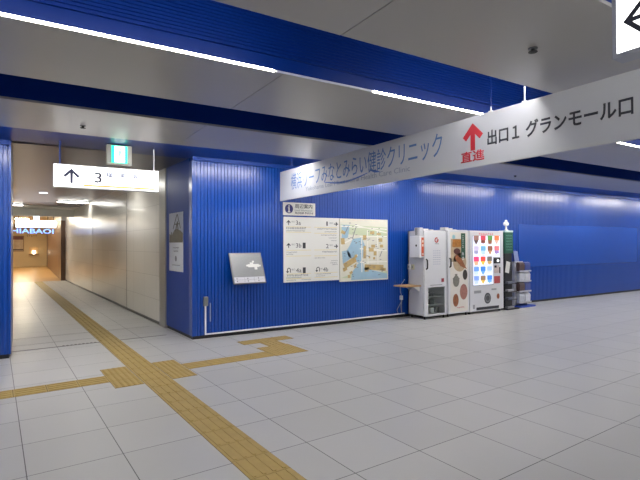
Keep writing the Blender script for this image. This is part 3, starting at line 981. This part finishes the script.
for i, (y, lab, col) in enumerate(((7.42, 'white wall box at the rear on the cabinet side', (206, 206, 204)), (7.31, 'yellowish box at the front on the cabinet side', (186, 182, 150)))):
    o = thing('switch_box', 'small ' + lab, 'switch', (6.763, y, .99), 0, 'small boxes on the cabinet side')
    MB().rbox(-.03, -.035, 0, 0, .035, .11, .004).build('box', mat('switch_box_%d' % i, col), o)
    MB().box(-.033, -.015, .035, -.03, .015, .075).build('switch', grey, o)

# little wooden shelf
pine = wood_material('pale_pine', (170, 134, 84), (202, 166, 112), 6, .5, 'X')
t = thing('side_shelf', 'small pale wooden shelf jutting from the left side of the cold cabinet', 'shelf', (6.763, 7.08, .0))
MB().rbox(-.42, .0, .66, 0, .36, .685, .004).build('board', pine, t)
b = MB()
for y in (.05, .30):
    b.prism([(0, .56), (0, .66), (-.16, .66), (-.16, .645), (-.02, .56)], lambda u, v, w: (u, w, v), y, y + .015)
b.build('bracket', white_plastic, t)

# cable and plug at the wall
t = thing('plug_cable', 'white plug and cable hanging by the blue wall behind the cold cabinet', 'cable', (6.62, YW, .36))
MB().rbox(-.03, -.05, 0, .03, 0, .09, .01).build('plug', white_plastic, t)
b = MB()
b.tube([(-.0, -.03, .09), (-.03, -.035, .16), (-.035, -.03, .28), (.04, -.025, .36), (.10, -.02, .42)], .008, 6)
b.tube([(0, -.03, 0), (-.01, -.03, -.12), (.0, -.03, -.27)], .012, 6)
b.tube([(0.02, -.03, 0), (-.08, -.045, -.12), (-.14, -.05, -.20), (-.10, -.04, -.27)], .006, 6)
b.build('cable', mat('cable_grey', (150, 154, 170)), t, True)

# --- bread vending cabinet with pictured door
t = thing('poster_vending_cabinet', 'white cabinet whose door shows food pictures and a green banner', 'vending machine', (7.42, 7.0, 0))
W2, D2, H2 = .645, .47, 1.81
MB().rbox(0, .035, .055, W2, D2, H2, .006).build('body', mside, t)
d = MB().rbox(.02, 0, .06, W2 - .0, .033, H2 - .01, .006).build('door', mw, t)
MB().box(.075, -.002, .085, W2 - .045, 0, H2 - .05).build('poster', mat('poster_cream', (226, 221, 212), rough=.35, var=.02), d)
b = MB().tube([(.062, -.002, 1.215), (.062, -.035, 1.20), (.062, -.04, 1.12), (.062, -.035, 1.05), (.062, -.002, 1.03)], .014, 8)
b.build('handle', dark, d, True)
bread = mat('pictured_golden_bread', (200, 132, 56), rough=.4, var=.5, vscale=18)
bread2 = mat('pictured_brown_bread', (150, 92, 56), rough=.4, var=.6, vscale=16)
sausage = mat('pictured_reddish_food', (168, 116, 104), rough=.4, var=.45, vscale=18)
photo = mat('pictured_tan_background', (186, 164, 134), rough=.4, var=.3, vscale=10)
b = MB().box(.10, -.003, 1.14, .40, -.002, 1.62); b.disc(.36, 1.13, .20, -.003, -.002); b.build('food_picture', photo, d)
b = MB()
for i in range(7):
    a = .14 + i * .04
    b.plate([(a, 1.46), (a + .05, 1.44), (a + .07, 1.60), (a + .02, 1.615)], -.0036, -.003)
b.build('food_picture', bread, d)
b = MB().disc(.28, 1.36, .10, -.0036, -.003, 24, .065); b.build('food_picture', mat('pictured_dark_food', (92, 50, 44), var=.5, vscale=20), d)
b = MB()
for k in range(5):
    u = k * .035
    b.plate([(.20 + u, 1.22 - u * .8), (.26 + u, 1.30 - u * .6), (.46 + u * .8, 1.12 - u), (.40 + u, 1.03 - u * .3)], -.0036 - k * .0002, -.003)
b.build('food_picture', bread2, d)
b = MB().box(.405, -.004, 1.21, .535, -.002, 1.74); d2 = b.build('green_banner', mat('banner_green', (38, 84, 62), rough=.45), d)
b = MB()
for i, h in enumerate((.03,) * 7 + (.075, .075)):
    z = 1.70 - i * .04 if i < 7 else 1.35 - (i - 7) * .095
    w = .035 if i < 7 else .075
    blobs(b, .45 if i < 7 else .435, (.45 if i < 7 else .435) + w * 1.2, z - h, h * .9, -.0055, -.004, w, 40 + i)
b.build('white_characters', paper, d2)
MB().disc(.185, 1.66, .045, -.003, -.002).build('pale_blue_mark', mat('mark_pale_blue', (150, 196, 206)), d)
b = MB().disc(.25, .735, .095, -.003, -.002, 24, .12); b.box(.15, -.0034, .77, .35, -.003, .80); b.box(.215, -.003, .85, .285, -.002, .885); b.build('pictured_pot', mat('pictured_pot', (128, 126, 116), var=.4, vscale=22), d)
MB().disc(.52, .86, .07, -.003, -.002, 24, .11).build('pictured_bag', mat('pictured_black_bag', (58, 52, 46), var=.6, vscale=22), d)
MB().disc(.475, .50, .115, -.003, -.002, 28, .165).build('pictured_food_plate', sausage, d)
MB().disc(.235, .335, .085, -.003, -.002, 28, .135).build('pictured_food_plate', bread2, d)
b = MB(); blobs(b, .27, .5, .165, .025, -.003, -.002, None, 71); b.build('maker_lettering', mat('print_red', (196, 70, 60)), d)
feet(t, W2, D2)
b = MB().box(.0, .06, H2, .10, .2, H2 + .05).box(.13, .06, H2, .22, .18, H2 + .035).box(.3, .2, H2, .5, .35, H2 + .015)
b.build('top_box', off_white, t)

# --- illuminated ice vending machine
t = thing('ice_cream_vending_machine', 'wide white vending machine with lit window of ice creams', 'vending machine', (8.09, 7.0, 0))
W3m, D3, H3m = 1.115, .48, 1.80
b = MB().rbox(0, .06, .03, W3m, D3, H3m, .01); b.build('body', mside, t)
d = MB().rbox(.0, 0, .05, W3m, .058, H3m, .012).build('door', mw, t)
lit = mat('lit_display_white', (240, 244, 255), emit=(226, 234, 255), estr=.5)
b = MB().box(.095, -.003, 1.225, .99, 0, 1.685).box(.095, -.003, .62, .745, 0, 1.225)
disp = b.build('lit_window', lit, d)
b = MB(); blobs(b, .30, .78, 1.708, .04, -.002, 0, .06, 12); b.build('red_lettering', mat('print_pink_red', (222, 110, 116)), d)
b = MB().box(.085, -.006, .605, .76, -.0, .62).box(.085, -.006, .605, .095, 0, 1.695).box(.085, -.006, 1.685, 1.0, 0, 1.695).box(.99, -.006, 1.215, 1.0, 0, 1.695)
b.build('window_frame', alu, d)
palette = [((150, 110, 100), (90, 70, 70)), ((206, 70, 84), (130, 62, 50)), ((96, 150, 76), (150, 100, 70)), ((230, 120, 70), (226, 170, 150)),
           ((200, 190, 214), (160, 160, 190)), ((120, 180, 214), (190, 214, 230)), ((150, 96, 70), (196, 150, 110)), ((226, 120, 120), (160, 130, 190)),
           ((226, 70, 120), (240, 190, 150)), ((226, 80, 70), (240, 200, 70)), ((120, 110, 100), (200, 170, 110)),
           ((110, 160, 230), (200, 220, 250)), ((70, 140, 226), (110, 170, 240)), ((170, 196, 240), (220, 230, 250)),
           ((140, 170, 236), (200, 216, 246)), ((150, 120, 90), (236, 196, 90)), ((70, 136, 230), (120, 180, 240))]
k = 0
rowz = [1.575, 1.345, 1.115, .90, .70]
rowz = [1.51, 1.28, 1.05, .845, .645]
for r, n in enumerate((4, 4, 3, 3, 3)):
    for c in range(n):
        xc = .20 + c * .225 if n == 4 else .20 + c * .215
        z = rowz[r]
        h = .185 if r < 3 else .17
        c1, c2 = palette[k]
        m1 = mat('treat_wrap_%d' % k, c1, emit=c1, estr=.35)
        m2 = mat('treat_cone_%d' % k, c2, emit=c2, estr=.35)
        fr = MB().rbox(xc - .078, -.016, z + h * .45, xc + .078, -.003, z + h, .006).build('treat', m1, disp)
        if k % 3 == 0:
            q = MB().plate([(xc - .068, z + h * .45), (xc + .068, z + h * .45), (xc + .012, z), (xc - .012, z)], -.014, -.003)
        elif k % 3 == 1:
            q = MB().rbox(xc - .066, -.015, z + .02, xc + .066, -.003, z + h * .45, .006).box(xc - .010, -.01, z, xc + .010, -.003, z + .03)
        else:
            q = MB().plate([(xc - .068, z + h * .45), (xc + .068, z + h * .45), (xc + .05, z), (xc - .05, z)], -.014, -.003)
        q.build('treat_base', m2, disp)
        q = MB().box(xc - .075, -.008, z - .034, xc + .075, -.003, z - .012)
        q.build('price_tag', mat('price_tag', (214, 220, 236), emit=(206, 214, 236), estr=.35), disp)
        k += 1
b = MB().rbox(.775, -.012, 1.075, .995, 0, 1.20, .006); e = b.build('payment_screen', dark, d)
MB().disc(.91, 1.135, .042, -.014, -.012, 20, .03).build('screen_light', mat('screen_white', (240, 244, 244), emit=(240, 246, 246), estr=1.0), e)
b = MB().box(.79, -.004, .86, .96, 0, 1.03); b.build('notice', mat('notice_pinkish', (206, 190, 186), var=.3, vscale=25), d)
b = MB().box(.80, -.006, .98, .87, -.004, 1.03); b.build('notice_header', dark, d)
b = MB().rbox(.965, -.012, .85, .995, 0, .99, .004); b.build('coin_slot', dark, d)
MB().box(.79, -.004, .63, .99, 0, .79).build('red_notice', mat('notice_red', (190, 84, 84), var=.3, vscale=25), d)
MB().box(.13, -.003, .44, .355, 0, .50).build('grey_label', mat('label_grey', (156, 158, 160), var=.3, vscale=40), d)
MB().box(.70, -.003, .485, .86, 0, .52).build('grey_label', mat('label_grey', (156, 158, 160)), d)
b = MB().disc(.565, .315, .105, -.006, 0, 30, .12); e = b.build('round_panel', mat('dark_round_panel', (70, 72, 78), rough=.3, var=.2, vscale=20), d)
b = MB().ring(.565, .315, .06, .085, -.008, -.006); e2 = b.build('round_ring', grey, e)
b = MB().disc(.92, .34, .045, -.004, 0, 22, .06); b.build('brown_emblem', mat('emblem_brown', (150, 84, 52), var=.4, vscale=30), d)
b = MB().rbox(.20, -.008, .075, .94, 0, .135, .004); b.build('delivery_slot', mat('slot_dark', (46, 48, 54)), d)
b = MB().box(.09, -.003, .11, .15, 0, .20); b.build('grey_label', mat('label_grey', (156, 158, 160)), d)
for x in (.06, W3m - .06):
    for y in (.08, D3 - .06):
        MB().lathe([(.03, 0), (.03, .012), (.015, .015), (.015, .06)], x, y, 12).build('foot', dark, t)

# ------------------------------------------------------------------ green display post
t = thing('display_post', 'dark display post with green board and white trefoil ornament on top', 'display stand', (9.53, 7.14, 0))
MB().rbox(-.22, -.16, 0, .22, .20, .03, .01).build('base', dark, t)
MB().rbox(-.13, -.03, .03, .13, .10, 1.30, .01).build('post', mat('post_dark', (36, 38, 44), rough=.4), t)
pnl = MB().rbox(-.15, -.05, 1.29, .15, .12, 1.78, .01).build('green_board', mat('board_green', (32, 92, 72), rough=.35, var=.2, vscale=8), t)
b = MB()
for i in range(6):
    blobs(b, -.1, .1, 1.36 + i * .065, .03, -.052, -.05, None, 60 + i)
b.build('board_lettering', mat('board_pale_green', (110, 160, 140)), pnl)
MB().rbox(-.15, -.055, 1.78, .15, .12, 1.82, .006).build('cap', mat('cap_pale', (186, 206, 204)), t)
b = MB().lathe([(.05, 1.82), (.045, 1.835), (.02, 1.85), (.02, 1.92), (.03, 1.94)], 0, .03, 16)
b.build('ornament_stem', white_plastic, t, True)
b = MB()
for dx, dz in ((-.05, 1.975), (.05, 1.975), (0, 2.03), (0, 1.965)):
    s = bmesh.new(); bmesh.ops.create_uvsphere(s, u_segments=14, v_segments=10, radius=.042, matrix=Matrix.Translation((dx, .03, dz)) @ Matrix.Diagonal((1, .6, 1, 1)))
    b.merge(s)
b.build('ornament', white_plastic, t, True)
for z in (.22, .40, .58):
    MB().box(-.18, -.14, z, .16, -.03, z + .018).build('tray', mat('tray_dark', (52, 54, 62)), t)
tag(MB().box(-.07, -.012, -.13, .07, -.008, .13).xform(Matrix.Translation((9.47, 7.098, .97)) @ Matrix.Rotation(R(12), 4, 'Y')).build('paper_sheet', paper), 'white sheet of paper hung on the dark display post', 'paper')
rd = random.Random(11)
for i, z in enumerate((.03, .238, .418, .598)):
    o = MB().rbox(9.38, 7.01, z, 9.60, 7.09, z + .045, .004).build('leaflet_stack', mat('leaflet_grey_%d' % (i % 2), ((150, 152, 160), (110, 116, 130))[i % 2], var=.3, vscale=20))
    tag(o, 'grey leaflet stack on the display post, ' + ('on its base', 'on the lowest tray', 'on the middle tray', 'on the top tray')[i], 'leaflets', 'leaflet stacks on the display post')

# ------------------------------------------------------------------ leaflet rack
t = thing('leaflet_rack', 'white leaflet rack with blue foot standing against the blue wall', 'leaflet rack', (10.17, 7.25, 0))
blu = mat('rack_blue', (40, 70, 170), rough=.4)
MB().rbox(-.26, -.20, 0, .30, .22, .035, .01).build('foot_plate', blu, t)
MB().rbox(-.25, .10, .035, .24, .14, 1.08, .006).build('back_panel', mat('rack_white', (188, 190, 200), rough=.4), t)
for x in (-.25, .215):
    MB().box(x, -.02, .035, x + .025, .10, 1.06).build('side_panel', mat('rack_white', (188, 190, 200)), t)
tz = [.10, .36, .60, .84]
for z in tz:
    b = MB().box(-.225, -.13, z, .215, .10, z + .015).box(-.225, -.14, z, .215, -.13, z + .035)
    b.build('pocket', mat('rack_white', (188, 190, 200)), t)
MB().box(-.2, .09, 1.08, -.05, .13, 1.36).build('header_panel', blu, t)
lk = [((206, 208, 216), 'white'), ((70, 84, 150), 'blue'), ((196, 200, 210), 'pale grey'), ((88, 70, 70), 'dark brown')]
n = 0
for r, z in enumerate(tz):
    for c in range(2):
        kk = [2, 0, 3, 1, 2, 0, 3, 1][n]
        colr, nm = lk[kk]
        x = 9.965 + c * .215
        bb = MB()
        prof = [(-.03, .016), (-.03, .215), (-.06, .232), (-.11, .215), (-.125, .17), (-.118, .05), (-.10, .016)]
        bb.prism(prof, lambda u, v, w: (w, u + 7.25, v + z), x, x + .19)
        o = bb.build('leaflets', mat('leaflets_%d' % kk, colr, rough=.35, var=.25, vscale=14))
        tag(o, '%s leaflets in the %s pocket row of the rack, %s side' % (nm, ('bottom', 'third', 'second', 'top')[r], ('left', 'right')[c]), 'leaflets', 'leaflets in the white rack')
        n += 1
b = MB().box(-.08, -.004, 0, .08, .004, .25).xform(Matrix.Translation((10.06, 7.27, 1.085)) @ Matrix.Rotation(R(-10), 4, 'X'))
tag(b.build('leaflets', mat('leaflet_slate', (120, 132, 176), var=.3, vscale=12)), 'slate blue leaflet standing on top of the rack', 'leaflets')

# ------------------------------------------------------------------ passage: tube lights, signs, far room furniture
tube_on = mat('lit_tube', (250, 250, 250), emit=(255, 253, 246), estr=BATTEN)
def batten(s0, s1, tt, label, z=2.93, dy=.12):
    t = thing('tube_light', label, 'light', corr((s0 + s1) / 2, tt, z), AC, 'tube lights across the passage ceiling')
    w = (s1 - s0) / 2
    MB().box(-w, -dy, -.03, w, dy, 0).build('housing', white_plastic, t)
    MB().box(-w + .02, -dy + .015, -.05, w - .02, dy - .015, -.03).build('tube', tube_on, t)
batten(-.95, -.05, 9.4, 'lit tube light on the passage ceiling beside the white tiled wall')
batten(-2.3, -1.75, 11.5, 'lit tube light on the passage ceiling near the left wall')
batten(-1.30, -.35, 3.3, 'added lit tube light on the passage ceiling hidden behind the number sign', dy=.16)  # added tube, out of sight behind the sign, brightens the passage
batten(-1.9, -.5, 14.6, 'lit tube light on the passage ceiling by the far room')
t = thing('downlight', 'round pale downlight in the passage ceiling under the number sign', 'light', corr(-1.5, 7.1, 2.917))
MB().lathe([(.10, 0), (.10, .013)], n=20).build('lamp', mat('downlight_lit', (250, 250, 255), emit=(250, 250, 255), estr=2), t)
for i, (x, y) in enumerate(((-.2, 26.5), (-.2, 31.0), (-.2, 36.0), (-3, 28), (-3, 34))):  # unseen warm lights, added to brighten the far room
    t = thing('far_room_fill_light', 'added square warm fill light in the far room ceiling, %s one in' % ORD[i], 'light', (x, y, 2.97), 0, 'added fill lights in the far room ceiling')
    MB().box(-.3, -.3, 0, .3, .3, .03).build('lamp', mat('warm_fill_glow', (255, 236, 200), emit=(255, 238, 206), estr=70), t)

t = thing('lightbox_sign', 'white backlit hanging sign at the far end of the passage', 'sign', (-.36, 22.5, 2.24))
MB().rbox(0, 0, 0, 1.42, .1, .30, .005, 1).build('frame', white_plastic, t)
MB().box(.01, -.003, .01, 1.41, 0, .29).build('light_panel', mat('far_sign_glow', (250, 252, 255), emit=(250, 252, 255), estr=2.2), t)
for x in (.1, 1.32):
    MB().tube([(x, .05, .295), (x, .05, .69)], .012).build('hanging_rod', dark, t)
t = thing('exit_sign', 'pale lit exit sign hanging above the far white sign', 'exit sign', (.24, 22.35, 2.55))
MB().box(0, 0, 0, .22, .08, .2).box(.1, .03, .2, .12, .05, .38).build('housing', white_plastic, t)
MB().box(.01, -.003, .01, .21, 0, .19).build('light_panel', mat('far_exit_glow', (220, 246, 255), emit=(214, 244, 255), estr=1.6), t)
t = thing('neon_lettering', 'row of glowing blue letters under the far white sign', 'sign', (-.52, 23.4, 2.04))
text_bm('HIABAOI', .0, .0, 1.52, .20, 0, .02, .01, -.02).build('letters', mat('blue_glow', (110, 160, 255), emit=(120, 165, 255), estr=1.8), t)
MB().box(-.05, .004, .20, 1.40, .016, .215).build('support_bar', dark, t)
MB().tube([(.1, .01, .2), (.1, .01, .96)], .01).build('hanging_rod', dark, t)
MB().tube([(1.3, .01, .2), (1.3, .01, .96)], .01).build('hanging_rod', dark, t)

t = thing('framed_poster', 'framed poster with maroon header on the far beige wall', 'poster', (-1.55, 40.0, 1.1))
MB().box(0, -.04, 0, 1.42, 0, 1.12).build('frame', mat('frame_brown', (120, 96, 66)), t)
MB().box(.05, -.045, .05, 1.37, -.04, 1.07).build('sheet', mat('far_poster', (170, 152, 130), var=.5, vscale=3), t)
MB().box(.05, -.05, .84, 1.37, -.045, 1.07).build('header', mat('maroon', (92, 30, 40)), t)
MB().box(.05, -.05, .08, 1.37, -.045, .18).build('dark_band', mat('far_dark_band', (70, 50, 44)), t)
t = thing('wall_lamp', 'small bright lamp over a shelf on the far beige wall', 'lamp', (.46, 40.0, .86))
MB().box(-.3, -.25, 0, .3, 0, .05).build('shelf', mat('shelf_brown', (120, 90, 56)), t)
MB().box(-.28, -.04, .05, .28, 0, .55).build('back_panel', mat('lamp_back', (196, 160, 112)), t)
MB().lathe([(.05, .05), (.11, .12), (.11, .26), (.05, .30)], .02, -.15, 16).build('lamp_shade', mat('lamp_lit', (255, 248, 226), emit=(255, 246, 220), estr=4), t)
b = MB(); blobs(b, .05, .75, 2.16, .11, 39.985, 40.0, .13, 8)
tag(b.build('wall_lettering', mat('dark_brown_letters', (86, 56, 36))), 'short line of dark lettering on the far beige wall', 'lettering')
